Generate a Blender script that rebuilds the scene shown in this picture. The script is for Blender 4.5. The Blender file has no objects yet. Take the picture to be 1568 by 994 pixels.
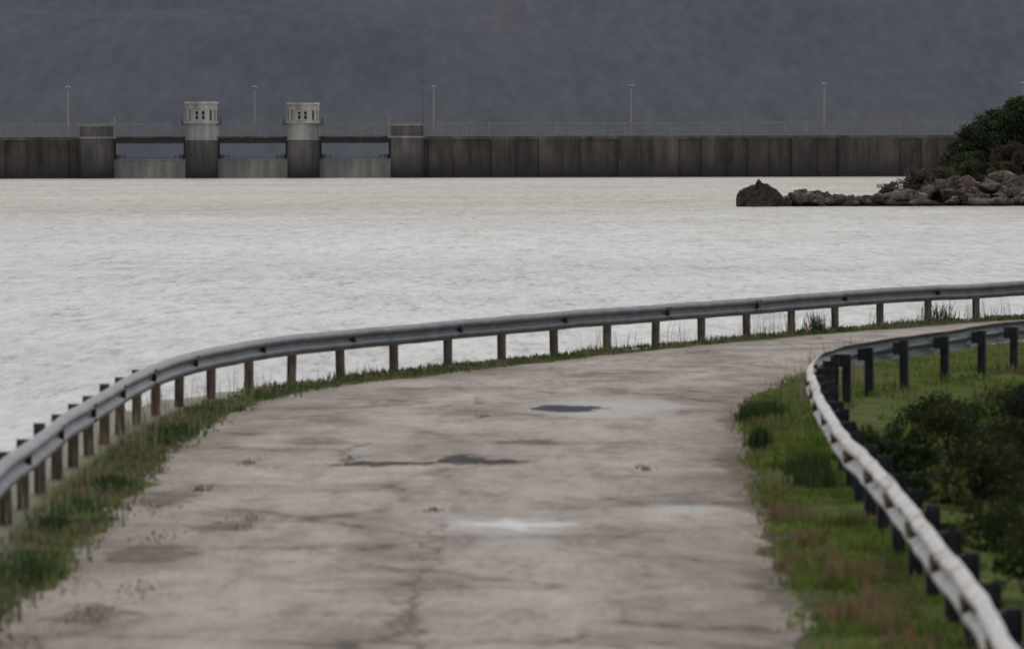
import bpy, bmesh, math, random
import numpy as np
from mathutils import Vector, noise, Matrix
random.seed(7); rng=np.random.default_rng(7)
S=bpy.context.scene
COL=S.collection

# ---------------------------------------------------------------- materials
def newmat(name):
    m=bpy.data.materials.new(name); m.use_nodes=True
    nt=m.node_tree; nt.nodes.clear()
    out=nt.nodes.new('ShaderNodeOutputMaterial')
    return m,nt,out
def N(nt,t,**k):
    n=nt.nodes.new(t)
    for a,b in k.items():
        if a in n.inputs: n.inputs[a].default_value=b
        else: setattr(n,a,b)
    return n
def coords(nt,scale=(1,1,1),kind='Object'):
    tc=N(nt,'ShaderNodeTexCoord'); mp=N(nt,'ShaderNodeMapping')
    mp.inputs['Scale'].default_value=scale
    nt.links.new(tc.outputs[kind],mp.inputs['Vector']); return mp.outputs[0]
def noise_tex(nt,vec,scale,detail=4,rough=.55,dist=0,out='Fac'):
    n=N(nt,'ShaderNodeTexNoise'); n.inputs['Scale'].default_value=scale
    n.inputs['Detail'].default_value=detail; n.inputs['Roughness'].default_value=rough
    n.inputs['Distortion'].default_value=dist
    nt.links.new(vec,n.inputs['Vector']); return n.outputs[out]
def ramp(nt,fac,stops):
    r=N(nt,'ShaderNodeValToRGB'); e=r.color_ramp.elements
    while len(e)<len(stops): e.new(.5)
    for i,(p,c) in enumerate(stops):
        e[i].position=p; e[i].color=(c[0],c[1],c[2],1) if not isinstance(c,(int,float)) else (c,c,c,1)
    nt.links.new(fac,r.inputs[0]); return r.outputs[0]
def mix(nt,fac,a,b,mode='MIX'):
    m=N(nt,'ShaderNodeMix'); m.data_type='RGBA'; m.blend_type=mode
    for s,v in ((0,fac),(6,a),(7,b)):
        if isinstance(v,(int,float)): m.inputs[s].default_value=v
        elif isinstance(v,tuple): m.inputs[s].default_value=(*v,1)
        else: nt.links.new(v,m.inputs[s])
    return m.outputs[2]
def math2(nt,op,a,b,c=None):
    n=N(nt,'ShaderNodeMath',operation=op)
    for i,v in enumerate((a,b,c)):
        if v is None: continue
        if isinstance(v,(int,float)): n.inputs[i].default_value=v
        else: nt.links.new(v,n.inputs[i])
    return n.outputs[0]
def mul(nt,a,b): return math2(nt,'MULTIPLY',a,b)
def princ(nt,out,color,rough=.8,metal=0,spec=.5,bump=None,bstr=.3,bdist=.02):
    p=N(nt,'ShaderNodeBsdfPrincipled')
    for k,v in (('Base Color',color),('Roughness',rough),('Metallic',metal),('Specular IOR Level',spec)):
        if isinstance(v,(int,float)): p.inputs[k].default_value=v
        elif isinstance(v,tuple): p.inputs[k].default_value=(*v,1)
        else: nt.links.new(v,p.inputs[k])
    if bump is not None:
        b=N(nt,'ShaderNodeBump'); b.inputs['Distance'].default_value=bdist
        if isinstance(bstr,(int,float)): b.inputs['Strength'].default_value=bstr
        else: nt.links.new(bstr,b.inputs['Strength'])
        nt.links.new(bump,b.inputs['Height']); nt.links.new(b.outputs[0],p.inputs['Normal'])
    nt.links.new(p.outputs[0],out.inputs[0]); return p

def simple(name,c1,c2,scale=3,rough=.8,metal=0,bstr=.2,bdist=.02,stretch=(1,1,1),spec=.3):
    m,nt,o=newmat(name); v=coords(nt,stretch)
    f=noise_tex(nt,v,scale,6,.6)
    princ(nt,o,ramp(nt,f,[(.3,c1),(.7,c2)]),rough,metal,spec,f,bstr,bdist); return m

def leafmat(name,trans=.35):
    m,nt,o=newmat(name)
    a=N(nt,'ShaderNodeVertexColor'); a.layer_name='Col'
    d=N(nt,'ShaderNodeBsdfDiffuse'); t=N(nt,'ShaderNodeBsdfTranslucent')
    nt.links.new(a.outputs[0],d.inputs[0]); nt.links.new(a.outputs[0],t.inputs[0])
    g=N(nt,'ShaderNodeBsdfGlossy'); g.inputs['Roughness'].default_value=.5; g.inputs['Color'].default_value=(.5,.5,.5,1)
    m1=N(nt,'ShaderNodeMixShader'); m1.inputs[0].default_value=trans
    nt.links.new(d.outputs[0],m1.inputs[1]); nt.links.new(t.outputs[0],m1.inputs[2])
    m2=N(nt,'ShaderNodeMixShader'); m2.inputs[0].default_value=.03
    nt.links.new(m1.outputs[0],m2.inputs[1]); nt.links.new(g.outputs[0],m2.inputs[2])
    nt.links.new(m2.outputs[0],o.inputs[0]); return m

# ---------------------------------------------------------------- mesh helpers
def link(ob,parent=None):
    COL.objects.link(ob)
    if parent: ob.parent=parent
    return ob
def mesh_ob(name,V,F,mats,parent=None,smooth=False,mi=None,cols=None):
    me=bpy.data.meshes.new(name); me.from_pydata([tuple(map(float,v)) for v in V],[],[tuple(map(int,f)) for f in F])
    for m in (mats if isinstance(mats,list) else [mats]): me.materials.append(m)
    if mi is not None: me.polygons.foreach_set('material_index',mi)
    if smooth: me.polygons.foreach_set('use_smooth',[True]*len(me.polygons))
    if cols is not None:
        a=me.color_attributes.new('Col','FLOAT_COLOR','POINT')
        c=np.ones((len(V),4)); c[:,:3]=cols; a.data.foreach_set('color',c.ravel())
    me.update(); return link(bpy.data.objects.new(name,me),parent)
def empty(name,loc=(0,0,0)):
    e=bpy.data.objects.new(name,None); e.location=loc; COL.objects.link(e); return e
class MB:
    def __init__(s): s.V=[];s.F=[];s.M=[]
    def box(s,x0,x1,y0,y1,z0,z1,m=0):
        b=len(s.V)
        s.V+=[(x0,y0,z0),(x1,y0,z0),(x1,y1,z0),(x0,y1,z0),(x0,y0,z1),(x1,y0,z1),(x1,y1,z1),(x0,y1,z1)]
        for f in ((3,2,1,0),(4,5,6,7),(0,1,5,4),(1,2,6,5),(2,3,7,6),(3,0,4,7)):
            s.F.append(tuple(b+i for i in f)); s.M.append(m)
    def prism(s,pts,z0,z1,m=0,k=1.0):
        b=len(s.V); n=len(pts)
        cx=sum(p[0] for p in pts)/n; cy=sum(p[1] for p in pts)/n
        s.V+=[(p[0],p[1],z0) for p in pts]+[(cx+(p[0]-cx)*k,cy+(p[1]-cy)*k,z1) for p in pts]
        for i in range(n):
            j=(i+1)%n; s.F.append((b+i,b+j,b+n+j,b+n+i)); s.M.append(m)
        s.F.append(tuple(b+n+i for i in range(n))); s.M.append(m)
        s.F.append(tuple(b+n-1-i for i in range(n))); s.M.append(m)
    def tube(s,p0,p1,r0,r1,n=8,m=0):
        p0=Vector(p0);p1=Vector(p1);d=(p1-p0).normalized()
        a=d.orthogonal().normalized(); c=d.cross(a); b=len(s.V)
        for p,r in((p0,r0),(p1,r1)):
            for i in range(n):
                t=2*math.pi*i/n; s.V.append(tuple(p+(a*math.cos(t)+c*math.sin(t))*r))
        for i in range(n):
            j=(i+1)%n; s.F.append((b+i,b+j,b+n+j,b+n+i)); s.M.append(m)
        s.F.append(tuple(b+n+i for i in range(n))); s.M.append(m)
        s.F.append(tuple(b+n-1-i for i in range(n))); s.M.append(m)
    def make(s,name,mats,parent=None,smooth=False):
        return mesh_ob(name,s.V,s.F,mats,parent,smooth,s.M)

def catmull(P,step):
    P=[np.array(p,float) for p in P]; P=[2*P[0]-P[1]]+P+[2*P[-1]-P[-2]]
    out=[]
    for i in range(1,len(P)-2):
        p0,p1,p2,p3=P[i-1:i+3]
        for t in np.linspace(0,1,24,endpoint=False):
            out.append(.5*((2*p1)+(-p0+p2)*t+(2*p0-5*p1+4*p2-p3)*t*t+(-p0+3*p1-3*p2+p3)*t**3))
    out.append(P[-2]); out=np.array(out)
    for _ in range(6): out[1:-1]=(out[:-2]+2*out[1:-1]+out[2:])/4
    L=np.r_[0,np.cumsum(np.linalg.norm(np.diff(out,axis=0),axis=1))]
    n=int(-step) if step<0 else int(L[-1]/step)+1
    s=np.linspace(0,L[-1],n)
    return np.c_[np.interp(s,L,out[:,0]),np.interp(s,L,out[:,1])]
def sdist(P,C):
    best=np.full(len(P),1e9); sg=np.zeros(len(P))
    for a,b in zip(C[:-1],C[1:]):
        d=b-a; L2=d@d; r=P-a; t=np.clip((r@d)/L2,0,1)
        q=r-t[:,None]*d; dd=np.hypot(q[:,0],q[:,1]); cr=d[0]*r[:,1]-d[1]*r[:,0]
        k=dd<best-1e-7; best[k]=dd[k]; sg[k]=np.sign(cr[k])
    return best*np.where(sg==0,1,sg)
def fbm(x,y,s,seed=0):
    return noise.fractal(Vector((x*s+seed*17.3,y*s-seed*9.1,seed*3.7)),.9,2.1,4)

# ---------------------------------------------------------------- site layout (metres)
RAIL_OUT=[(-4.2,-30),(-4.2,5),(-4.35,30),(-4.5,43),(-4.72,52.4),(-4.87,61.8),(-4.88,72.0),(-4.68,78.8),(-4.23,83.0),(-3.44,87.1),
 (-2.63,90.1),(-1.44,93.6),(-.16,97.0),(1.10,100.2),(2.07,102.5),(3.22,105.4),(4.59,108.8),(6.81,114.0),(8.35,117.2),(10.97,121.9),(16,129),(25,138),(40,149),(60,160)]
RAIL_IN=[(2.3,-10),(2.5,10),(2.8,26),(2.96,34.5),(3.08,38),(3.20,43.2),(3.28,48.7),(3.38,57.1),(3.60,65.5),(3.92,73.8),(4.35,79.3),(4.95,83),(5.67,85.7),
 (6.3,87.6),(7.03,89.8),(7.82,92.3),(8.6,94.6),(12,102),(18,110),(27,119),(40,129),(60,140)]
EDGE_L=[(-3.5,-30),(-3.6,10),(-3.85,32),(-3.95,44),(-3.93,50),(-3.98,59.4),(-4.12,68.4),(-3.95,76.6),(-3.5,82.6),(-2.6,87.3),(-1.25,91.4),(0,95),
 (2.0,100.8),(3.84,105.4),(5.97,110.6),(8.2,115),(10.7,119.5),(16,127),(25,136),(40,147),(60,158)]
EDGE_R=[(1.9,-30),(2.0,10),(2.05,30),(2.14,41.3),(2.30,47.1),(2.39,52.6),(2.55,58.3),(2.76,66.9),(3.05,75),(3.45,82),(4.1,87.5),(5.0,92.5),(6.4,98.5),
 (9,105),(12,110),(20,119.5),(30,129),(45,139.5),(60,148)]
WATER=-1.75; DAMY=1000.0
rail_out=catmull(RAIL_OUT,.25); rail_in=catmull(RAIL_IN,.25)
eL=catmull(EDGE_L,-620); eR=catmull(EDGE_R,-620)

# ---------------------------------------------------------------- near ground
xs=np.arange(-14,60.1,.4); ys=np.arange(-30,170.1,.5)
GX,GY=np.meshgrid(xs,ys); P=np.c_[GX.ravel(),GY.ravel()]
so=sdist(P,catmull(RAIL_OUT,1.5)); si=sdist(P,catmull(RAIL_IN,1.5)); sR=sdist(P,catmull(EDGE_R,1.5))
Z=np.full(len(P),-.02)
for i,(x,y) in enumerate(P):
    n=fbm(x,y,.6,1); lip=1.05 if y<80 else (1.05-.5*(y-80)/8 if y<88 else .55)
    if so[i]>.2: Z[i]=-.03+.04*n-max(0,so[i]-lip-.12*n)*.85
    elif sR[i]<-.35: Z[i]=-.02+.05*n+ (-.25*min(1,max(0,-si[i]-.3)/2) if si[i]<-.3 else 0)
Z=np.maximum(Z,-5)
sand=np.clip((so+.05)/.2,0,1)
cols=np.c_[sand,np.clip(1-np.abs(sR)/.55,0,1),np.zeros(len(P))]
nx,ny=len(xs),len(ys); F=[(j*nx+i,j*nx+i+1,(j+1)*nx+i+1,(j+1)*nx+i) for j in range(ny-1) for i in range(nx-1)]
m,nt,o=newmat('verge_soil'); v=coords(nt)
a=N(nt,'ShaderNodeVertexColor'); a.layer_name='Col'; sp=N(nt,'ShaderNodeSeparateColor'); nt.links.new(a.outputs[0],sp.inputs[0])
f1=noise_tex(nt,v,1.3,6,.65); f2=noise_tex(nt,v,9,5,.6)
green=ramp(nt,f1,[(.3,(.055,.085,.018)),(.5,(.09,.125,.024)),(.7,(.15,.12,.07))])
green=mix(nt,sp.outputs[1],green,ramp(nt,f2,[(.3,(.06,.045,.03)),(.7,(.17,.135,.10))]))
sandc=ramp(nt,f2,[(.3,(.24,.21,.165)),(.7,(.46,.42,.35))])
princ(nt,o,mix(nt,sp.outputs[0],green,sandc),1,0,.05,f2,.6,.05)
mesh_ob('ground',np.c_[P,Z],F,m,smooth=True,cols=cols)

# ---------------------------------------------------------------- road
nc=14; V=[];F=[];C=[]
nr=len(eL)
for i in range(nr):
    l=eL[i].copy(); r=eR[i].copy(); d=(r-l)/np.linalg.norm(r-l)
    wl=.26*fbm(l[0],l[1],.45,3)+.13*fbm(l[0],l[1],2.2,4); wr=.26*fbm(r[0],r[1],.35,5)+.16*fbm(r[0],r[1],1.7,6)
    l=l-d*wl; r=r+d*wr
    for k in range(nc+1):
        t=k/nc; p=l+(r-l)*t
        V.append((p[0],p[1],.02*math.sin(t*math.pi)+.006*fbm(p[0],p[1],.5,8)-(.015 if k in(0,nc) else 0))); 
        e=min(t,1-t); C.append((max(0,1-e/.13),t,0))
for i in range(nr-1):
    for k in range(nc):
        q=i*(nc+1)+k; F.append((q,q+1,q+nc+2,q+nc+1))
m,nt,o=newmat('worn_asphalt'); v=coords(nt); vs=coords(nt,(1,.22,1)); vs2=coords(nt,(1,.5,1))
a=N(nt,'ShaderNodeVertexColor'); a.layer_name='Col'; sp=N(nt,'ShaderNodeSeparateColor'); nt.links.new(a.outputs[0],sp.inputs[0])
big=noise_tex(nt,vs2,.42,7,.66,.6); med=noise_tex(nt,vs,1.5,8,.68,.8); med2=noise_tex(nt,vs2,4,6,.7,.5); fine=noise_tex(nt,vs,22,4,.7)
c=ramp(nt,big,[(.30,(.235,.19,.158)),(.44,(.36,.305,.265)),(.54,(.455,.395,.35)),(.70,(.55,.495,.445))])
c=mix(nt,.85,c,ramp(nt,med,[(.28,(.50,.46,.42)),(.43,(.88,.86,.84)),(.62,(1.10,1.09,1.07)),(.75,(1.3,1.28,1.25))]),'MULTIPLY')
c=mix(nt,.65,c,ramp(nt,med2,[(.28,(.42,.39,.35)),(.42,(.94,.93,.92)),(.7,(1.14,1.14,1.14))]),'MULTIPLY')
c=mix(nt,.4,c,ramp(nt,fine,[(.3,(.45,.45,.45)),(.7,(1.4,1.4,1.4))]),'MULTIPLY')
tr=ramp(nt,sp.outputs[1],[(.0,0),(.20,.0),(.32,1),(.44,.0),(.56,.0),(.68,1),(.82,0)])
c=mix(nt,mul(nt,mul(nt,tr,.4),ramp(nt,med,[(.35,0),(.6,1)])),c,(.57,.52,.47))
c=mix(nt,mul(nt,sp.outputs[0],ramp(nt,med,[(.42,0),(.60,.9)])),c,(.17,.125,.088))
blot=noise_tex(nt,vs2,.8,7,.7,1.2)
c=mix(nt,mul(nt,ramp(nt,blot,[(.59,0),(.68,1)]),.55),c,(.17,.135,.105))
c=mix(nt,mul(nt,ramp(nt,blot,[(.30,1),(.38,0)]),.45),c,(.57,.54,.50))
vo=N(nt,'ShaderNodeTexVoronoi'); vo.feature='DISTANCE_TO_EDGE'; vo.inputs['Scale'].default_value=.30
vn=N(nt,'ShaderNodeVectorMath',operation='ADD'); nt.links.new(v,vn.inputs[0])
nt.links.new(noise_tex(nt,v,1.5,5,.65,0,'Color'),vn.inputs[1])
nt.links.new(vn.outputs[0],vo.inputs['Vector'])
cr=ramp(nt,vo.outputs[0],[(0,1),(.011,.7),(.028,0)])
c=mix(nt,mul(nt,cr,ramp(nt,big,[(.42,.9),(.56,.1)])),c,(.085,.07,.055))
# local damage: distance fields warped by noise
wp=N(nt,'ShaderNodeVectorMath',operation='MULTIPLY_ADD'); nt.links.new(noise_tex(nt,vs2,2.6,6,.7,.3,'Color'),wp.inputs[0]); wp.inputs[1].default_value=(1.3,3.2,0); nt.links.new(v,wp.inputs[2])
def spot(cx,cy,rx,ry,soft=.5):
    mp=N(nt,'ShaderNodeMapping'); nt.links.new(wp.outputs[0],mp.inputs['Vector'])
    mp.inputs['Location'].default_value=(-(cx+.65)/rx,-(cy+1.6)/ry,0); mp.inputs['Scale'].default_value=(1/rx,1/ry,0)
    L=N(nt,'ShaderNodeVectorMath',operation='LENGTH'); nt.links.new(mp.outputs[0],L.inputs[0])
    return ramp(nt,mul(nt,L.outputs['Value'],.5),[(.5-.5*soft*.5,1),(.5,0)])
def many(lst):
    r=None
    for s in lst:
        q=spot(*s); r=q if r is None else math2(nt,'MAXIMUM',r,q)
    return r
silt_and_sheen=many([(1.75,80,.85,2.6,.9),(-.1,54.6,.95,1.6,.9),(1.2,79,1.3,3.4,.9),(1.7,57,.5,1.2,.9)])
c=mix(nt,mul(nt,silt_and_sheen,.6),c,(.56,.54,.51))
mud=many([(2.75,64.8,.42,4.6,.7),(2.55,58.6,.3,2.4,.7),(3.05,74.5,.35,3.4,.7),(-3.3,51.0,.5,1.3,.6),(-2.8,54.5,.35,.9,.6),(-.82,44,.08,7,.7),(-.72,52,.05,4,.7),(-3.6,59,.3,2,.7),(-3.3,44.5,.3,1.5,.7),(.2,70,.5,.7,.9),(2.2,47,.3,3,.8)])
c=mix(nt,mul(nt,mud,.75),c,ramp(nt,med2,[(.35,(.06,.045,.033)),(.6,(.17,.13,.095))]))
hole=many([(-1.45,65.2,.75,.5,.5),(-.45,65.5,.75,.6,.5),(-.6,66.2,.3,.9,.5)])
c=mix(nt,hole,c,ramp(nt,med2,[(.35,(.03,.026,.022)),(.6,(.085,.075,.065))]))
pud=many([(.72,79.0,.62,1.1,.25)]); pud2=many([(-.05,54.7,.65,.7,.9)])
c=mix(nt,pud,c,(.05,.045,.045)); c=mix(nt,mul(nt,pud2,.5),c,(.20,.19,.18))
wet=math2(nt,'MAXIMUM',pud,mul(nt,pud2,.70))
ro_=math2(nt,'MULTIPLY_ADD',wet,-.93,.95); sp_=math2(nt,'MULTIPLY_ADD',wet,.35,.12)
bs=math2(nt,'MULTIPLY_ADD',wet,-.6,.6)
princ(nt,o,c,ro_,0,sp_,med2,bs,.035)
mesh_ob('road',V,F,m,smooth=True,cols=np.array(C))

# ---------------------------------------------------------------- guard rails
m,nt,o=newmat('galvanised_steel'); v=coords(nt)
f=noise_tex(nt,v,2.5,6,.65); f2=noise_tex(nt,v,9,5,.7)
c=ramp(nt,f,[(.3,(.13,.132,.14)),(.7,(.27,.275,.285))]); c=mix(nt,ramp(nt,f2,[(.58,0),(.70,.85)]),c,(.13,.085,.06))
princ(nt,o,c,.5,.35,.4,f2,.15,.01); STEEL=m
RUST=simple('rusty_post_steel',(.12,.088,.072),(.28,.215,.175),5,.9,.0)
DARKSTEEL=simple('weathered_post_steel',(.035,.035,.04),(.095,.092,.10),5,.8,.1)
BOLT=simple('bolt_steel',(.02,.02,.02),(.06,.055,.05),9,.6,.4)
m,nt,o=newmat('chipped_white_paint'); v=coords(nt,(1,.6,1.4))
f=noise_tex(nt,v,2.6,9,.8,.6); f2=noise_tex(nt,v,7,6,.75)
c=ramp(nt,f2,[(.28,(.36,.32,.27)),(.47,(.68,.655,.61)),(.7,(.82,.80,.77))]); c=mix(nt,ramp(nt,f,[(.53,0),(.60,.8)]),c,(.27,.19,.12))
princ(nt,o,c,.7,0,.25,f2,.3,.015); WHITE=m

PROF=[(.0,.758),(.012,.752),(.06,.715),(.078,.70),(.080,.665),(.07,.65),(.012,.612),(.004,.598),(.012,.584),(.07,.548),(.080,.532),(.078,.495),(.06,.48),(.012,.444),(.0,.438)]
def frame(C,i):
    a=C[max(0,i-1)]; b=C[min(len(C)-1,i+1)]; t=(b-a)/np.linalg.norm(b-a); return t
def guardrail(name,C,side,front,back,postmat,post_step,post_phase,bolt,seed,wobk=1):
    E=empty(name)
    V=[];F=[];M=[]; n=len(PROF)
    for i,p in enumerate(C):
        t=frame(C,i); nr=np.array([t[1],-t[0]])*side
        wob=.025*wobk*fbm(p[0],p[1],.22,seed); wz=.02*wobk*fbm(p[0],p[1],.25,seed+1)
        for o_ in (0,.005):
            for k,(u,z) in enumerate(PROF):
                q=p+nr*(u+wob-o_); V.append((q[0],q[1],z+wz))
    for i in range(len(C)-1):
        a=i*2*n; b=a+2*n
        for k in range(n-1):
            F.append((a+k,b+k,b+k+1,a+k+1)); M.append(0)
            F.append((a+n+k,a+n+k+1,b+n+k+1,b+n+k)); M.append(1)
        F.append((a,a+n,b+n,b)); M.append(0); F.append((a+n-1,b+n-1,b+2*n-1,a+2*n-1)); M.append(0)
    mesh_ob('w_beam',V,F,[front,back],E,True,M)
    L=np.r_[0,np.cumsum(np.linalg.norm(np.diff(C,axis=0),axis=1))]
    pb=MB(); bb=MB(); s=post_phase; k=0; rr=random.Random(seed)
    while s<L[-1]-.3:
        x=np.interp(s,L,C[:,0]); y=np.interp(s,L,C[:,1]); i=int(np.searchsorted(L,s)); t=frame(C,min(i,len(C)-1)); nr=np.array([t[1],-t[0]])*side
        lean=rr.uniform(-.05,.05); lean2=rr.uniform(-.015,.015); h=.70+rr.uniform(-.03,.03)
        def loc(a,b,z): 
            q=np.array([x,y])+t*(a+lean*z)+nr*(b+lean2*z); return (q[0],q[1],z)
        def obox(a0,a1,b0,b1,z0,z1,mb,m=0):
            s0=len(mb.V)
            for z in(z0,z1):
                for a,b in((a0,b0),(a1,b0),(a1,b1),(a0,b1)): mb.V.append(loc(a,b,z))
            for f in ((3,2,1,0),(4,5,6,7),(0,1,5,4),(1,2,6,5),(2,3,7,6),(3,0,4,7)):
                mb.F.append(tuple(s0+j for j in f)); mb.M.append(m)
        obox(-.055,.055,-.235,-.225,-.5,h,pb); obox(-.055,.055,-.125,-.115,-.5,h,pb); obox(-.005,.005,-.2248,-.1252,-.5,h,pb)
        obox(-.04,.04,-.1148,-.008,.50,.68,pb)
        if k%2==0:
            if bolt: bb.tube(loc(0,.03,.598),loc(0,.088,.598),.055,.055,12)
            for da,dz in((-.1,.69),(.1,.69),(-.1,.51),(.1,.51)):
                bb.tube(loc(da,.07,dz),loc(da,.093,dz),.016,.016,8)
        s+=post_step; k+=1
    pb.make('posts',[postmat],E)
    bb.make('bolts',[BOLT],E)
    return E
guardrail('guardrail',rail_out,1,STEEL,STEEL,RUST,2.5,.55,True,21)
g2=guardrail('guardrail',rail_in,-1,WHITE,STEEL,DARKSTEEL,2.5,1.2,False,31,1.5)
rb=MB(); L=np.r_[0,np.cumsum(np.linalg.norm(np.diff(rail_in,axis=0),axis=1))]
s=1.2; rr=random.Random(2)
while s<82+10:
    def q_(ds,u,z):
        x=np.interp(s+ds,L,rail_in[:,0]); y=np.interp(s+ds,L,rail_in[:,1]); i=int(np.searchsorted(L,s+ds)); t=frame(rail_in,i)
        wob=.025*1.5*fbm(x,y,.22,31); wz=.02*1.5*fbm(x,y,.25,32)
        return (x-t[1]*(u+wob),y+t[0]*(u+wob),z+wz)
    b=len(rb.V); w_=rr.uniform(.22,.38)
    prof=[(-w_,.60),(-w_*.5,.66),(w_*.3,.665),(w_,.61),(w_*.6,.545),(-w_*.4,.535)]
    for u in(-.0,.087): rb.V+= [q_(a_,u,z) for a_,z in prof]
    rb.F.append(tuple(b+6+i for i in range(6))); rb.M.append(0)
    for i in range(6): j=(i+1)%6; rb.F.append((b+i,b+j,b+6+j,b+6+i)); rb.M.append(0)
    s+=3.6
rb.make('rusted_plates',[simple('rust',(.05,.032,.012),(.17,.11,.035),14,.95)],g2)

# ---------------------------------------------------------------- grass
LEAF=leafmat('grass_blades',.45); LEAF2=leafmat('foliage',.25)
def blades(name,pts,hfun,wid,colfun,lean=.5,zf=lambda x,y:0,parent=None):
    V=[];F=[];C=[]
    for (x,y) in pts:
        h=hfun(x,y)
        if h<=0: continue
        a=random.uniform(0,2*math.pi); w=wid*random.uniform(.6,1.3)
        dx,dy=math.cos(a)*w,math.sin(a)*w; b=random.uniform(0,2*math.pi); l=h*lean*random.random()
        lx,ly=math.cos(b)*l,math.sin(b)*l; z=zf(x,y); s=len(V)
        V+=[(x-dx,y-dy,z),(x+dx,y+dy,z),(x-dx*.7+lx*.35,y-dy*.7+ly*.35,z+h*.6),(x+dx*.7+lx*.35,y+dy*.7+ly*.35,z+h*.6),(x+lx,y+ly,z+h)]
        F+=[(s,s+1,s+3,s+2),(s+2,s+3,s+4)]; c=colfun(x,y); C+=[c]*5
    return mesh_ob(name,V,F,LEAF,parent,False,None,np.array(C))
def samp(n,x0,x1,y0,y1): return np.c_[rng.uniform(x0,x1,n),rng.uniform(y0,y1,n)]
ro=catmull(RAIL_OUT,1.0); ri=catmull(RAIL_IN,1.0); el=catmull(EDGE_L,1.0); er=catmull(EDGE_R,1.0)
def gcol(x,y):
    n=fbm(x,y,.7,11); k=random.uniform(.65,1.3)
    if n>.12 and random.random()<.65 or random.random()<.14: return (.22*k,.18*k,.11*k)
    return (.105*k,.14*k,.048*k) if n>-.15 else (.07*k,.11*k,.038*k)
def along(C,s0,n,o0,o1,side):
    L=np.r_[0,np.cumsum(np.linalg.norm(np.diff(C,axis=0),axis=1))]
    ss=rng.uniform(s0[0],s0[1],n); X=np.interp(ss,L,C[:,0]);Y=np.interp(ss,L,C[:,1])
    j=np.clip(np.searchsorted(L,ss),1,len(C)-1); t=C[j]-C[j-1]; t/=np.linalg.norm(t,axis=1)[:,None]
    off=rng.uniform(o0,o1,n); return np.c_[X-t[:,1]*off*side,Y+t[:,0]*off*side]
A=along(ro,(66,185),42000,-1.15,.16,1)
dl=sdist(A,el); da=sdist(A,ro); A=A[(dl>rng.normal(0,.11,len(A))-.02)&((A[:,1]>84)|(da<rng.normal(-.12,.06,len(A))))]
def hA(x,y):
    n=fbm(x,y,1.1,13); h=.03+.10*max(0,n+.30)
    return h*random.uniform(.4,1.3) if n>-.30 or random.random()<.25 else 0
blades('verge_grass',A,hA,.012,gcol)
B=samp(150000,1.9,16,36,122); dr=sdist(B,er); di=sdist(B,ri); k=(dr<rng.normal(0,.10,len(B))-.05)&(di>-.4)&(B[:,0]<.095*B[:,1]+1); B=B[k]
B2=samp(40000,1.9,4.4,38,84); dr=sdist(B2,er); di=sdist(B2,ri); B2=B2[(dr<rng.normal(0,.10,len(B2))-.05)&(di>-.4)]; B=np.r_[B,B2]
def hB(x,y):
    n=fbm(x,y,.9,15)
    if n<-.3 and random.random()<.6: return 0
    return (.03+.11*max(0,n+.35))*random.uniform(.4,1.3)
def gcolB(x,y):
    n=fbm(x,y,.6,17); n2=fbm(x,y,1.4,19); k=random.uniform(.65,1.35)*(1+.5*n2)
    if n>.16 and random.random()<.6 or random.random()<.09: return (.22*k,.165*k,.09*k)
    return (.145*k,.215*k,.04*k)
blades('verge_grass',B,hB,.012,gcolB,zf=lambda x,y:-.02)
Cc=samp(100000,3.3,15,36,118); dr=sdist(Cc,er); di=sdist(Cc,ri); k=(dr<-.05)&(di<-.35)&(Cc[:,0]<.095*Cc[:,1]+1.2); Cc=Cc[k]
blades('meadow_grass',Cc,lambda x,y:hB(x,y)*1.6+.03,.018,lambda x,y:tuple(.8*q for q in gcolB(x,y)),zf=lambda x,y:-.2)
V=[]
for (tx,ty,r) in [(-3.05,65.5,.05),(-2.6,55.3,.10),(-3.3,52.6,.10),(-3.05,46.8,.08),(-3.3,44.2,.09),(-3.3,60.5,.05),(-.4,76.6,.05),(1.5,64.2,.05),(-.8,56.8,.04),
                  (-3.6,57,.12),(-3.7,48,.14),(-3.6,41.5,.1),(-1.9,66,.05)]:
    for _ in range(60): V.append((tx+random.gauss(0,r*1.1),ty+random.gauss(0,r*6)))
blades('weeds',V,lambda x,y:random.uniform(.008,.03),.011,gcol,.9,lambda x,y:.015)
def tufts(name,spots,n,h,wid,col,lean=.5,z=0):
    P=[]
    for (x,y,r) in spots:
        for _ in range(int(n*random.uniform(.5,1.2))): P.append((x+random.gauss(0,r*.5),y+random.gauss(0,r*1.4)))
    return blades(name,P,lambda x,y:h*random.uniform(.2,1.1),wid,col,lean,lambda x,y:z)
dark=lambda x,y:tuple(random.uniform(.6,1.2)*q for q in (.055,.085,.028))
dry=lambda x,y:tuple(random.uniform(.6,1.2)*q for q in (.34,.27,.17))
tufts('grass_tuft',[(-4.3,61,.2),(-4.3,72.5,.22),(-4.1,48,.2),(-4.4,54.6,.16)],180,.15,.014,dark)
tufts('grass_tuft',[(3.15,75.5,.16),(3.25,61,.28),(3.45,76.5,.2),(3.3,63.5,.25),(3.0,69,.1)],340,.26,.014,dark)
dw=[]
for s in range(40):
    i=random.randint(300,700); dw.append(tuple(rail_out[min(i,len(rail_out)-1)]+np.array([random.uniform(-.1,.3),random.uniform(.1,.4)]))+(.35,))
tufts('dry_weeds',dw,26,.45,.006,dry,.35)
tufts('dry_weeds',[(5.0,86.5,.35),(4.6,84.5,.3),(5.3,88,.3),(4.2,82,.3)],70,.75,.007,dry,.3)
tufts('dry_weeds',[(2.75,52,.2),(2.9,48,.25),(3.0,45.5,.3),(2.6,44,.25),(2.7,56,.2),(2.9,41,.3),(2.75,50,.2),(2.85,43,.2)],150,.17,.010,lambda x,y:tuple(random.uniform(.6,1.2)*q for q in (.26,.18,.10)),.5)
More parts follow.
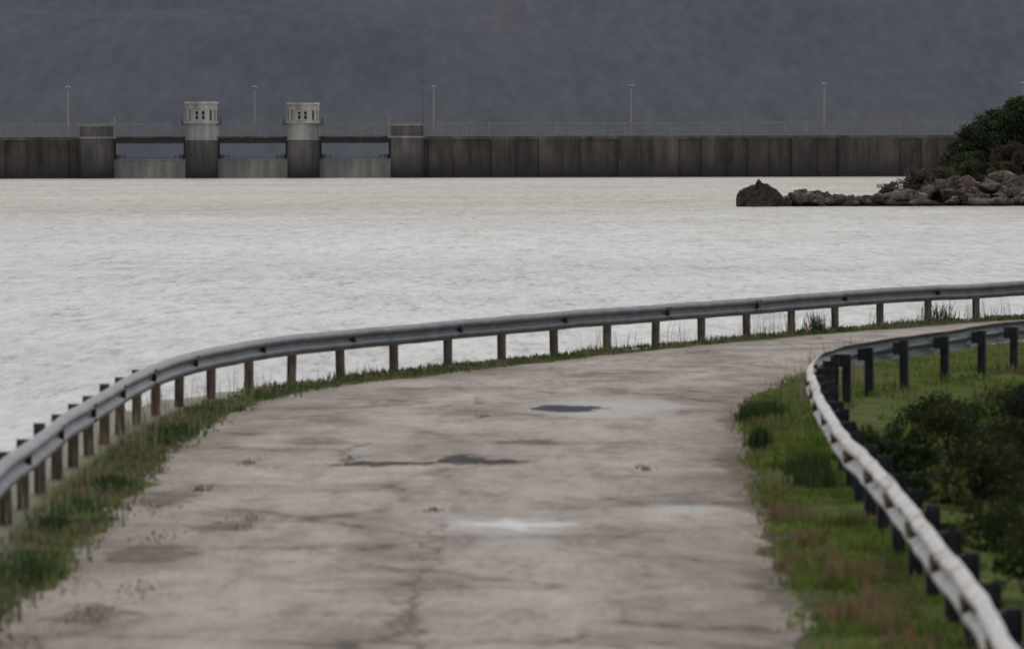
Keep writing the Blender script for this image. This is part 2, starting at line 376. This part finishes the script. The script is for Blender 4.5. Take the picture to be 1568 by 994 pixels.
tufts('grass_tuft',[(8.95,118.2,.3),(5.95,111.6,.2)],160,.45,.012,dark,.4)

# ---------------------------------------------------------------- shrubs and trees
def crown(clumps,nleaf,size,base,seed,var=.35):
    r=np.random.default_rng(seed); V=[];C=[]
    for (cx,cy,cz,rad) in clumps:
        n=int(nleaf*(rad**2)); 
        d=r.normal(size=(n,3)); d/=np.linalg.norm(d,axis=1)[:,None]
        rr=rad*(r.uniform(.25,1,n)**.5)*(1+.18*r.normal(size=n)); p=np.array([cx,cy,cz])+d*rr[:,None]*np.array([1,1,.8])
        u=r.normal(size=(n,3)); u/=np.linalg.norm(u,axis=1)[:,None]; w=np.cross(u,r.normal(size=(n,3))); w/=np.linalg.norm(w,axis=1)[:,None]
        s=size*r.uniform(.5,1.2,n)[:,None]
        q=np.stack([p-u*s,p+w*s*.5,p+u*s,p-w*s*.5],1).reshape(-1,3); V.append(q)
        tone=r.uniform(1-var,1+var); hue=np.array([1+r.uniform(-.15,.3),1,1])
        k=(tone*r.uniform(.65,1.35,n))[:,None]*np.array(base)*hue; C.append(np.repeat(k,4,axis=0))
    V=np.concatenate(V);C=np.concatenate(C); n=len(V)//4
    return V,[(4*i,4*i+1,4*i+2,4*i+3) for i in range(n)],C
BARK=simple('bark',(.04,.03,.022),(.11,.085,.065),8,.9)
def plant(name,x,y,z,rx,h,nclump,nleaf,size,base,seed,trunk=.0,var=.35):
    r=random.Random(seed); E=empty(name,(x,y,z)); cl=[]; mb=MB()
    for i in range(nclump):
        a=r.uniform(0,2*math.pi); q=r.random()**.5; zz=r.uniform(.12 if trunk else .05,1)
        env=math.sqrt(max(.05,1-((zz-.42)/.64)**2)); cr=rx*r.uniform(.16,.32)
        p=(math.cos(a)*q*rx*env*.88,math.sin(a)*q*rx*env*.88,max(cr*.5,zz*h-cr*.7)); cl.append((*p,cr))
        if i%2==0:
            b=(r.uniform(-.1,.1)*rx,r.uniform(-.1,.1)*rx,h*trunk)
            m0=tuple((b[j]+p[j])/2+(r.uniform(-.1,.1)*rx) for j in range(3))
            t=.03*rx+.01; mb.tube(b,m0,t,t*.6,6); mb.tube(m0,p,t*.6,t*.15,5)
    if trunk: mb.tube((0,0,-.6),(0,0,h*trunk),.10*rx,.06*rx,8)
    else: mb.tube((0,0,-.3),(0,0,.1),.05,.04,6)
    mb.make('trunk_and_limbs',[BARK],E,True)
    V,F,C=crown(cl,nleaf,size,base,seed,var); mesh_ob('crown',V,F,LEAF2,E,False,None,C); return E
G1=(.042,.062,.02)
for i,(x,y,rx,h) in enumerate([(5.75,76,.75,.62),(6.6,72,.9,.9),(5.3,68,.75,.85),(6.2,65,.9,1.0),(4.95,60,.75,.85),(5.6,57,.8,.9),(4.55,53,.62,.75),(5.1,50,.75,.85),
                               (4.35,46.5,.55,.7),(4.6,43,.6,.75),(4.2,40,.5,.7),(7.4,79,.8,.62),(4.3,66,.35,.5),(4.2,72,.3,.4),(4.1,59,.32,.5),(3.9,52,.3,.45),(3.8,46,.28,.45),(4.5,63,.4,.6),(4.6,70,.45,.55),(5.0,55,.5,.7)]):
    plant('shrub',x,y,-.25,rx,h,28,4400 if rx>.4 else 8000,.035,(G1[0]*random.uniform(.8,1.3),G1[1]*random.uniform(.75,1.25),G1[2]),100+i)

# headland across the water
hx=np.arange(22,170,1.0); hy=np.arange(500,640,1.5); GX,GY=np.meshgrid(hx,hy)
HV=[]
for x,y in zip(GX.ravel(),GY.ravel()):
    sh=31+max(0,y-513)*.55
    edge=1/(1+math.exp(-(x-sh)*.6)); front=1/(1+math.exp(-(y-512)/1.6)); back=1/(1+math.exp((y-605)/4))
    top=.3+ min(3,(x-34)*.05)+ .5*fbm(x,y,.12,41)
    HV.append((x,y,-3.6+(3.6+top)*edge*front*back))
nx,ny=len(hx),len(hy); F=[(j*nx+i,j*nx+i+1,(j+1)*nx+i+1,(j+1)*nx+i) for j in range(ny-1) for i in range(nx-1)]
mesh_ob('headland',HV,F,simple('headland_soil',(.05,.045,.03),(.12,.10,.07),.8,1,bstr=.6,bdist=.2,spec=.05),smooth=True)

m,nt,o=newmat('granite_rock'); v=coords(nt)
f=noise_tex(nt,v,.55,8,.65); f2=noise_tex(nt,v,3,6,.7)
c=ramp(nt,f,[(.3,(.08,.064,.058)),(.47,(.19,.15,.125)),(.56,(.35,.255,.20)),(.72,(.46,.39,.34))])
c=mix(nt,.85,c,ramp(nt,f2,[(.38,(.28,.26,.26)),(.55,(1.1,1.1,1.1))]),'MULTIPLY')
g=N(nt,'ShaderNodeNewGeometry'); s_=N(nt,'ShaderNodeSeparateXYZ'); nt.links.new(g.outputs['Position'],s_.inputs[0])
mr=N(nt,'ShaderNodeMapRange'); mr.inputs[1].default_value=-1.6; mr.inputs[2].default_value=-1.25; nt.links.new(s_.outputs[2],mr.inputs[0])
c=mix(nt,mr.outputs[0],(.035,.03,.028),c)
princ(nt,o,c,.95,0,.1,f2,1,.2); ROCK=m
m,nt,o=newmat('dark_granite'); v=coords(nt)
f=noise_tex(nt,v,1.0,8,.65); f2=noise_tex(nt,v,4,6,.7)
c=ramp(nt,f,[(.3,(.05,.042,.04)),(.52,(.12,.095,.083)),(.75,(.24,.175,.14))]); c=mix(nt,.8,c,ramp(nt,f2,[(.38,(.35,.35,.35)),(.58,(1.15,1.15,1.15))]),'MULTIPLY')
princ(nt,o,c,.95,0,.1,f2,1,.2); ROCKD=m
def rock(V,F,cx,cy,cz,rx,ry,rz,seed,n=26,pts=None,disp=.07):
    r=random.Random(seed); bm=bmesh.new()
    if pts is None:
        pts=[]
        for _ in range(n):
            d=Vector((r.gauss(0,1),r.gauss(0,1),r.gauss(0,1))).normalized()*r.uniform(.7,1.08); pts.append((d.x*rx,d.y*ry,d.z*rz))
    for p in pts: bm.verts.new(p)
    res=bmesh.ops.convex_hull(bm,input=bm.verts)
    bmesh.ops.delete(bm,geom=[g for g in res['geom_interior'] if isinstance(g,bmesh.types.BMVert)],context='VERTS')
    bmesh.ops.triangulate(bm,faces=bm.faces)
    bmesh.ops.bevel(bm,geom=list(bm.edges),offset=min(rx,rz)*.04,segments=1,affect='EDGES')
    bmesh.ops.triangulate(bm,faces=bm.faces)
    bmesh.ops.subdivide_edges(bm,edges=[e for e in bm.edges if e.calc_length()>rx*.25],cuts=2,use_grid_fill=True)
    b=len(V); bm.verts.index_update()
    for q in bm.verts:
        k=1+disp*noise.fractal(q.co*(1.3/max(rx,.4))*1.5+Vector((seed,0,0)),.8,2,4)
        V.append((cx+q.co.x*k,cy+q.co.y*k,cz+q.co.z*k))
    for f in bm.faces: F.append(tuple(b+q.index for q in f.verts))
    bm.free()
V=[];F=[]
rock(V,F,22.3,509,-1.3,2.3,1.8,1.25,3,disp=.12,pts=[(-2.1,0,-.8),(-2.35,-.5,.75),(-2.25,.6,.85),(-1.5,-.9,1.15),(-.9,.7,1.5),(.1,-.7,1.6),(.55,.4,1.55),(1.3,-.8,1.15),(2.0,.3,.55),(2.45,-.3,-.8),(1.2,-1.5,-.8),(-1.2,-1.5,-.8),(0,1.7,-.8),(-1.5,1,1.0),(1.5,1,.9)])
rock(V,F,22.1,509,.28,.36,.5,.45,5,10); rock(V,F,22.75,509,-.02,.45,.5,.4,15,12); rock(V,F,21.3,508.6,-.35,.6,.6,.4,25,12)
rock(V,F,20.6,508.3,-1.1,.8,.8,.8,6,9); rock(V,F,24.3,508.6,-1.5,.9,.8,.8,8,9)
mesh_ob('boulder',V,F,ROCKD)
V=[];F=[]
rr=random.Random(5)
for i in range(56):
    x=rr.uniform(24.4,33); s=rr.uniform(.25,.8); top=-1.75+rr.uniform(.3,1.15)*(1.3 if x<29 else .9)
    rock(V,F,x,509+rr.uniform(-1,3),top-s*.45,s*1.3,s,s*.8,50+i,12)
for i in range(16): rock(V,F,24.6+i*.55,509.5,-1.65,.6,.6,.45+.12*math.sin(i*2.3),700+i,10)
rock(V,F,25.8,509,-.9,1.0,.9,1.0,301,11); rock(V,F,27.4,509,-.95,.8,.8,.85,302,10); rock(V,F,29.3,509.5,-1.2,1.1,.8,.75,303,10)
for i in range(210):
    x=rr.uniform(31,64); t=rr.random(); s=rr.choice([.3,.45,.6,.9,1.35])*rr.uniform(.8,1.2)*(1.1-.35*t); lim=min(1,(x-28.5)/9)
    rock(V,F,x,507.5+t*7,-1.9+t*2.5*lim,s*rr.uniform(1,1.8),s,s*rr.uniform(.5,.95),400+i,rr.choice([8,10,13]))
for (x,z,s) in [(39.2,.35,1.3),(41,.2,1.2),(37.2,-.5,1.1),(43.5,.0,1.2),(45.5,.2,1.2),(40.2,.7,.7),(47,.1,1.0)]:
    rock(V,F,x,512,z,s*1.25,s,s*.7,int(x*10),10)
mesh_ob('rocky_shore',V,F,ROCK)

T1=(.062,.085,.036); T2=(.11,.085,.055)
plant('oak_tree',43.4,528,-.2,3.6,5.8,120,290,.17,T1,501,.12,.6)
plant('oak_tree',48.6,531,.4,4.5,7.9,150,230,.17,T1,502,.12,.6)
plant('oak_tree',45.2,530,.2,3.6,6.9,100,270,.17,T1,512,.12,.6)
plant('oak_tree',54.5,533,.4,4.6,8.4,120,220,.17,T1,503,.2,.6)
plant('oak_tree',46.2,522,-.2,2.8,4.2,90,300,.15,T2,504,.12,.5)
plant('oak_tree',50.5,523,.0,2.6,3.8,80,300,.15,(.09,.09,.045),505,.12,.5)
plant('oak_tree',42.0,521,-.5,2.5,3.7,80,300,.15,(.07,.09,.045),514,.12,.5)
plant('oak_tree',62,537,.4,5.5,9.2,120,200,.18,T1,506,.2,.5)
plant('shrub',36.8,514.0,-.6,2.2,2.3,60,400,.12,(.15,.13,.105),507)
plant('shrub',39.0,515,-.1,1.9,1.9,50,400,.12,(.12,.11,.08),508)
plant('shrub',41.5,517,.1,1.8,2.4,50,400,.12,(.075,.095,.045),509)
plant('shrub',34.0,513.0,-1.1,1.4,1.5,40,400,.12,(.15,.13,.10),510)
plant('shrub',44.8,517,.3,1.7,2.0,50,400,.12,(.09,.10,.05),511)

# ---------------------------------------------------------------- water
m,nt,o=newmat('lake_water')
v1=coords(nt,(1,.30,1)); v2=coords(nt,(1,.16,1)); v3=coords(nt,(.25,.08,1)); v4=coords(nt,(1,.10,1)); v0=coords(nt); v5=coords(nt,(.12,.12,1))
w1=noise_tex(nt,v1,2.4,4,.6,.2); w2=noise_tex(nt,v2,.8,7,.72,.2); w3=noise_tex(nt,v3,.10,5,.65); w4=noise_tex(nt,v4,3.2,6,.75,.2); w5=noise_tex(nt,v5,.18,4,.55,.5)
ad=math2(nt,'MULTIPLY_ADD',w2,1.8,w1)
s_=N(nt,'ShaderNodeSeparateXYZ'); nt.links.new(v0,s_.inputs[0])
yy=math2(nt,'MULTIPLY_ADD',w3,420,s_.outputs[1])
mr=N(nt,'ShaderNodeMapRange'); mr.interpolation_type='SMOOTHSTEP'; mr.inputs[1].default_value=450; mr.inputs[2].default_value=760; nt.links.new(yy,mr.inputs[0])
silt_and_sheen=mr.outputs[0]  # reflection band painted in: far water tanner and less glossy
c=mix(nt,silt_and_sheen,ramp(nt,w3,[(.35,(.29,.278,.25)),(.65,(.33,.32,.295))]),(.365,.325,.25))
c=mix(nt,.6,c,ramp(nt,w4,[(.30,(.62,.56,.46)),(.44,(.96,.94,.91)),(.7,(1.08,1.08,1.08))]),'MULTIPLY')
b=N(nt,'ShaderNodeBump'); b.inputs['Strength'].default_value=.5; b.inputs['Distance'].default_value=.35; nt.links.new(ad,b.inputs['Height'])
d=N(nt,'ShaderNodeBsdfDiffuse'); nt.links.new(c,d.inputs[0]); nt.links.new(b.outputs[0],d.inputs['Normal'])
g=N(nt,'ShaderNodeBsdfGlossy'); g.inputs['Roughness'].default_value=.27; nt.links.new(b.outputs[0],g.inputs['Normal'])
g.inputs[0].default_value=(.9,.9,.9,1)
ms=N(nt,'ShaderNodeMixShader')
rip=math2(nt,'MULTIPLY_ADD',w4,.55,mul(nt,w2,.45))
fr=ramp(nt,rip,[(.38,.20),(.47,.355),(.60,.46)])
fm=math2(nt,'MULTIPLY_ADD',silt_and_sheen,-.13,fr)
fm=math2(nt,'MULTIPLY_ADD',w5,.22,math2(nt,'SUBTRACT',fm,.11))
nt.links.new(fm,ms.inputs[0]); nt.links.new(d.outputs[0],ms.inputs[1]); nt.links.new(g.outputs[0],ms.inputs[2]); nt.links.new(ms.outputs[0],o.inputs[0])
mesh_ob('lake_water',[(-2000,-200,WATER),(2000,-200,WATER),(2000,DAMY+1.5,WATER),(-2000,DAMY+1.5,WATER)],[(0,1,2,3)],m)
mesh_ob('valley_floor',[(-9000,-3000,-9),(9000,-3000,-9),(9000,12000,-9),(-9000,12000,-9)],[(0,1,2,3)],simple('valley_soil',(.08,.09,.09),(.12,.125,.11),.02,.95,spec=0))

# ---------------------------------------------------------------- hills
hx=np.linspace(-3500,3500,180); hy=np.linspace(2000,5200,90); HV=[]
for y in hy:
    for x in hx:
        t=(y-2000)/1500; base=250*(1-math.exp(-1.5*max(0,t)))
        HV.append((x,y,-12+base*(1+.2*fbm(x,y,.0011,51))+18*fbm(x,y,.0035,52)*min(1,t*3)))
nx,ny=len(hx),len(hy); F=[(j*nx+i,j*nx+i+1,(j+1)*nx+i+1,(j+1)*nx+i) for j in range(ny-1) for i in range(nx-1)]
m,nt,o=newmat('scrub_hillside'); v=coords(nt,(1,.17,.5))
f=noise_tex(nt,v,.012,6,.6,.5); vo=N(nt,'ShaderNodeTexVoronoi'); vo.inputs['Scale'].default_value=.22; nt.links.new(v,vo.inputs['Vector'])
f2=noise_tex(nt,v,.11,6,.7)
c=ramp(nt,f,[(.3,(.120,.125,.146)),(.5,(.135,.139,.158)),(.7,(.150,.151,.164))])  # distance haze put into the blue-grey base colour
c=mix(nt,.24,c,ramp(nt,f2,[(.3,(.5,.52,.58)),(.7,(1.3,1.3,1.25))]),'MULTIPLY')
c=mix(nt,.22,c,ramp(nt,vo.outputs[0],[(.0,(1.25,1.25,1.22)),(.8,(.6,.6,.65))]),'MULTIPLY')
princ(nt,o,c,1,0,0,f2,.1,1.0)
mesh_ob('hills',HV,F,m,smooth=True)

# ---------------------------------------------------------------- dam
def concrete(name,c1,c2,c3,bandz=None):
    m,nt,o=newmat(name); v=coords(nt,(1,1,.13)); v0=coords(nt)
    st=noise_tex(nt,v,.9,6,.65); big=noise_tex(nt,v0,.12,5,.6); fi=noise_tex(nt,v0,1.6,5,.6); st2=noise_tex(nt,coords(nt,(1,1,.05)),.25,4,.6)
    c=ramp(nt,st,[(.3,c1),(.52,c2),(.75,c3)])
    c=mix(nt,.8,c,ramp(nt,big,[(.3,(.55,.55,.55)),(.7,(1.4,1.38,1.35))]),'MULTIPLY')
    c=mix(nt,.7,c,ramp(nt,st2,[(.35,(.55,.54,.56)),(.6,(1.15,1.12,1.08))]),'MULTIPLY')
    if bandz is not None:
        g=N(nt,'ShaderNodeNewGeometry'); s=N(nt,'ShaderNodeSeparateXYZ'); nt.links.new(g.outputs['Position'],s.inputs[0])
        za=math2(nt,'MULTIPLY_ADD',st,-2.6,s.outputs[2])
        mr=N(nt,'ShaderNodeMapRange'); mr.inputs[1].default_value=bandz[0]-1.3; mr.inputs[2].default_value=bandz[1]-1.3
        nt.links.new(za,mr.inputs[0]); c=mix(nt,mr.outputs[0],(.075,.064,.064),c)
    princ(nt,o,c,.95,0,.1,fi,.4,.1); return m
CW=concrete('stained_concrete',(.10,.086,.078),(.17,.145,.13),(.25,.217,.195),(-1.9,1.8))
CP=concrete('pier_concrete',(.13,.115,.11),(.22,.20,.187),(.33,.30,.28),(-1.6,3.0))
CL=concrete('pale_concrete',(.38,.36,.335),(.58,.555,.52),(.72,.69,.65))
CG=concrete('weir_concrete',(.38,.35,.31),(.48,.445,.395),(.57,.53,.475))
DK=simple('dark_steel',(.05,.048,.048),(.11,.10,.095),3,.7,.2)
RL=simple('painted_railing',(.32,.28,.255),(.44,.40,.365),2,.8,.0)
WF=simple('window_frame_paint',(.7,.7,.7),(.8,.8,.8),3,.5)
LP=simple('lamp_paint',(.42,.38,.33),(.52,.48,.42),2,.6); LH=simple('lamp_housing',(.5,.5,.5),(.65,.65,.65),3,.5)
m,nt,o=newmat('window_glass'); v=coords(nt); princ(nt,o,ramp(nt,noise_tex(nt,v,2),[(.3,(.03,.035,.04)),(.7,(.07,.08,.09))]),.1); GLS=m
K=.1148; X=lambda px:(px-784)*K; Zp=lambda py:3.65+(225-py)*K
CREST=Zp(209)
dam=empty('concrete_dam')
def wall(x0,x1,name):
    mb=MB(); mb.box(x0,x1,DAMY,DAMY+5,-9,CREST-.55); mb.box(x0,x1,DAMY-.35,DAMY+5.2,CREST-.548,CREST,1)
    x=x0+2; r=random.Random(int(x0)); k=0
    while x<x1-3:
        w=r.choice([3.6,4.1,4.1,7.0,5.2,10.5]); 
        if x+w>x1-.3: break
        if k%2==0: mb.box(x,x+w,DAMY-r.choice([.35,.5,.8]),DAMY-.002,-9,CREST-.552)
        mb.box(x-.16,x-.02,DAMY-.12,DAMY-.004,-9,CREST-.56,2)
        x+=w; k+=1
    return mb.make(name,[CW,CP,DK],dam)
wall(-320,X(126),'wall_left'); wall(X(640),320,'wall_right')
def stadium(cx,hw,y0,y1,n=20):
    pts=[(cx+hw*math.cos(t),y0-hw*.9*math.sin(t)) for t in np.linspace(math.pi,0,n)]
    return pts+[(cx+hw,y1),(cx-hw,y1)]
def pier(x0,x1,name,ztop,light_from=None):
    cx=(x0+x1)/2; hw=(x1-x0)/2; mb=MB()
    z1=light_from if light_from else ztop
    mb.prism(stadium(cx,hw,DAMY-.5,DAMY+6),-9,z1-.25)
    mb.prism(stadium(cx,hw+.12,DAMY-.5,DAMY+6.1),z1-.25,z1+.02,1)
    if light_from: mb.prism(stadium(cx,hw-.06,DAMY-.5,DAMY+5.9),z1+.02,ztop,1); mb.prism(stadium(cx,hw+.10,DAMY-.5,DAMY+6),ztop,ztop+.15,1)
    return mb.make(name,[CP,CL],dam)
pier(X(123),X(175),'pier_left',CREST); pier(X(599),X(650),'pier_right',CREST)
for a,b,n in((123,175,'parapet_left'),(599,650,'parapet_right')):
    mb=MB(); cx=(X(a)+X(b))/2; hw=(X(b)-X(a))/2-.1
    mb.prism(stadium(cx,hw,DAMY-.5,DAMY-.3),CREST+.15,CREST+1.9,0); mb.prism(stadium(cx,hw+.06,DAMY-.5,DAMY-.2),CREST+1.9,CREST+2.05,1); mb.make(n,[CP,CL],dam)
for a,b,top in((285,334,156),(441,490,158)):
    x0,x1=X(a),X(b); cx=(x0+x1)/2; hw=(x1-x0)/2
    pier(x0,x1,'pier',Zp(190),Zp(212))
    T=empty('gate_tower',(cx,DAMY-.6,Zp(190)+.15)); H=(Zp(top)-Zp(190))
    mb=MB(); r=hw+.02; ch=.85
    octo=lambda r,c=ch:[(-r+c,-r),(r-c,-r),(r,-r+c),(r,r-c),(r-c,r),(-r+c,r),(-r,r-c),(-r,-r+c)]
    mb.prism(octo(r),0,.45); mb.prism(octo(r-.22),.45,H*.62,0)
    for sx in(-1,1):
        for sy in(-1,1):
            mb.box(sx*(r-.62)-.2,sx*(r-.62)+.2,sy*(r-.1)-.17,sy*(r-.1)+.17,.45,H*.62-.002)
            mb.box(sx*(r-.12)-.16,sx*(r-.12)+.16,sy*(r-.95)-.2,sy*(r-.95)+.2,.45,H*.62-.002)
    mb.prism(octo(r),H*.62,H*.86); mb.prism(octo(r+.16),H*.86,H*.93); mb.prism(octo(r+.12),H*.93,H-.1,0,.93)
    mb.make('body',[CL],T)
    wb=MB(); 
    for wx in(-.65,.45):
        x=wx+.05; fr=-r+.22
        wb.box(x-.46,x-.30,fr-.12,fr-.005,.5,H*.6,0); wb.box(x+.28,x+.44,fr-.12,fr-.005,.5,H*.6,0)
        wb.box(x-.30,x+.28,fr-.12,fr-.005,H*.6-.16,H*.6,0); wb.box(x-.30,x+.28,fr-.12,fr-.005,.5,.68,0)
        wb.box(x-.30,x+.28,fr-.05,fr-.006,.68,H*.6-.16,1); wb.box(x-.30,x+.28,fr-.10,fr-.052,1.4,1.48,0)
    for sx in (-1,1):
        wb.box(sx*(r-.22)-.03,sx*(r-.22)+.03,-.9,.9,.7,H*.58,1)
        if sx>0: wb.box(sx*1.95-.30,sx*1.95+.2,-r+.17,-r+.3,.6,H*.58,1)
    wb.make('windows',[WF,GLS],T)
    gb=MB()
    for sx in(-1,1): gb.box(sx*(hw+.35)-.3,sx*(hw+.35)+.3,-1.2,1.2,-.2,-.05); gb.tube((sx*(hw+.6),-1.1,-.05),(sx*(hw+.6),-1.1,.95),.05,.05,6); gb.tube((sx*(hw+.6),1.1,-.05),(sx*(hw+.6),1.1,.95),.05,.05,6)
    gb.make('gallery',[DK],T)
for a,b in((175,285),(334,441),(490,599)):
    x0,x1=X(a)+.01,X(b)-.01
    mb=MB(); mb.box(x0,x1,DAMY-.2,DAMY+4.5,Zp(219),Zp(211)); mb.box(x0,x1,DAMY-.5,DAMY+4.8,Zp(211)+.002,Zp(208.5),1)
    mb.make('bridge_deck',[DK,CW],dam)
    G=empty('sluice_gate',((x0+x1)/2,DAMY+.8,0)); w=(x1-x0)/2
    mb=MB(); mb.box(-w,w,-.3,2.5,-9,Zp(243)-.2); mb.box(-w,w,-.42,2.6,Zp(243)-.198,Zp(243)); mb.make('weir',[CG],G)
    gb=MB()
    for sx in(-1,1):
        gb.box(sx*(w-.35)-.35,sx*(w-.35)+.35,-.1,.5,Zp(243),Zp(236)); gb.box(sx*(w-1.3)-.6,sx*(w-1.3)+.6,.1,.4,Zp(239),Zp(238))
        gb.tube((sx*(w-1.9),.2,Zp(243)),(sx*(w-1.9),.2,Zp(236.5)),.07,.07,6); gb.tube((sx*(w-1.0),.2,Zp(243)),(sx*(w-1.0),.2,Zp(235.5)),.09,.09,6)
        gb.box(sx*(w-.18)-.17,sx*(w-.18)+.17,-.2,.4,Zp(236)+.002,Zp(219)-.01)
    gb.tube((-w,.3,Zp(241)),(w,.3,Zp(241)),.03,.03,5)
    gb.make('hoist_gear',[DK],G)
mb=MB(); x=-200.0; TOP=Zp(188.5); yr=DAMY-.2
def blocked(x): return (X(283)<x<X(336)) or (X(439)<x<X(492))
i=0
while x<200:
    if not blocked(x):
        if i%8==0: mb.box(x-.12,x+.12,yr-.09,yr+.09,CREST,TOP+.12)
        else: mb.box(x-.065,x+.065,yr-.03,yr+.03,CREST+.2,TOP-.08)
    x+=.5; i+=1
for a,b in((-200,X(283)),(X(336),X(439)),(X(492),200)):
    mb.box(a,b,yr-.05,yr+.05,TOP-.08,TOP+.06); mb.box(a,b,yr-.04,yr+.04,CREST+.1,CREST+.2)
    mb.box(a,b,yr+4.45,yr+4.55,TOP-.08,TOP+.04)
mb.make('railing',[RL],None)
for px,py in((105,133),(391,133.5),(665,133.5),(967,133),(1263,131),(1567,130),(-195,134)):
    h=Zp(py)-CREST; E=empty('street_lamp',(X(px),DAMY+.6,CREST))
    mb=MB(); mb.tube((0,0,0),(0,0,.8),.22,.20,10); mb.tube((0,0,.8),(0,0,h-.25),.15,.11,8)
    mb.tube((0,0,h-.3),(0,-.35,h-.02),.08,.06,6); mb.make('pole',[LP],E)
    hb=MB(); hb.prism([(-.45,-.75),(.45,-.75),(.45,.1),(-.45,.1)],h-.02,h+.25,0,.7); hb.box(-.3,.3,-.65,0,h-.12,h-.022,1)
    hb.make('lamp_head',[LH,GLS],E)
for px,py in((177,180),(597,181)):
    E=empty('marker_pole',(X(px),DAMY-.5,CREST)); mb=MB(); mb.tube((0,0,-.3),(0,0,Zp(py)-CREST),.17,.13,8); mb.prism([(-.2,-.2),(.2,-.2),(.2,.2),(-.2,.2)],Zp(py)-CREST,Zp(py)-CREST+.15,0,.5); mb.make('pole',[CL],E)
E=empty('antenna_mast',(X(648),DAMY+1.5,CREST)); mb=MB(); mb.tube((0,0,0),(0,0,10.2),.05,.025,6); mb.box(-.3,.3,-.02,.02,9.4,9.46); mb.make('mast',[DK],E)
E=empty('farmhouse',(-195,2400,3.65+50*2400/8711-1))
mb=MB(); mb.box(-1.6,1.6,-1.2,1.2,-6,.9); mb.V+=[(-1.8,-1.5,.9),(1.8,-1.5,.9),(1.8,1.5,.9),(-1.8,1.5,.9),(-1.8,0,1.7),(1.8,0,1.7)]
b=len(mb.V)-6; mb.F+=[(b,b+1,b+5,b+4),(b+2,b+3,b+4,b+5),(b+1,b+2,b+5),(b+3,b,b+4)]; mb.M+=[0]*4
mb.make('walls_and_roof',[WF],E)

# ---------------------------------------------------------------- light and sky
EL=48
w=bpy.data.worlds.new('World'); S.world=w; w.use_nodes=True; nt=w.node_tree; nt.nodes.clear()
sky=nt.nodes.new('ShaderNodeTexSky'); sky.sky_type='NISHITA'; sky.sun_disc=False; sky.sun_elevation=math.radians(EL); sky.sun_rotation=0
sky.air_density=1.0; sky.dust_density=2.0; sky.ozone_density=1
hs=nt.nodes.new('ShaderNodeHueSaturation'); hs.inputs['Saturation'].default_value=.4
bg=nt.nodes.new('ShaderNodeBackground'); bg.inputs[1].default_value=.115; out=nt.nodes.new('ShaderNodeOutputWorld')
nt.links.new(sky.outputs[0],hs.inputs['Color']); nt.links.new(hs.outputs[0],bg.inputs[0]); nt.links.new(bg.outputs[0],out.inputs[0])
sl=bpy.data.lights.new('sun','SUN'); sl.energy=.9; sl.angle=math.radians(14); sl.color=(1,.96,.9)
so_=bpy.data.objects.new('sun',sl); so_.rotation_euler=(-math.radians(90-EL),0,0); COL.objects.link(so_)

cam=bpy.data.cameras.new('camera'); co=bpy.data.objects.new('camera',cam); COL.objects.link(co)
cam.lens=200; cam.sensor_width=36; cam.clip_start=.5; cam.clip_end=20000
R=Matrix.Rotation(math.radians(90-1.789),4,'X')@Matrix.Rotation(math.radians(-.14),4,'Z')
co.matrix_world=Matrix.Translation((0,0,3.65))@R
cam.dof.use_dof=True; cam.dof.focus_distance=220; cam.dof.aperture_fstop=3.6
S.camera=co
S.view_settings.view_transform='Standard'; S.view_settings.look='None'; S.view_settings.exposure=0
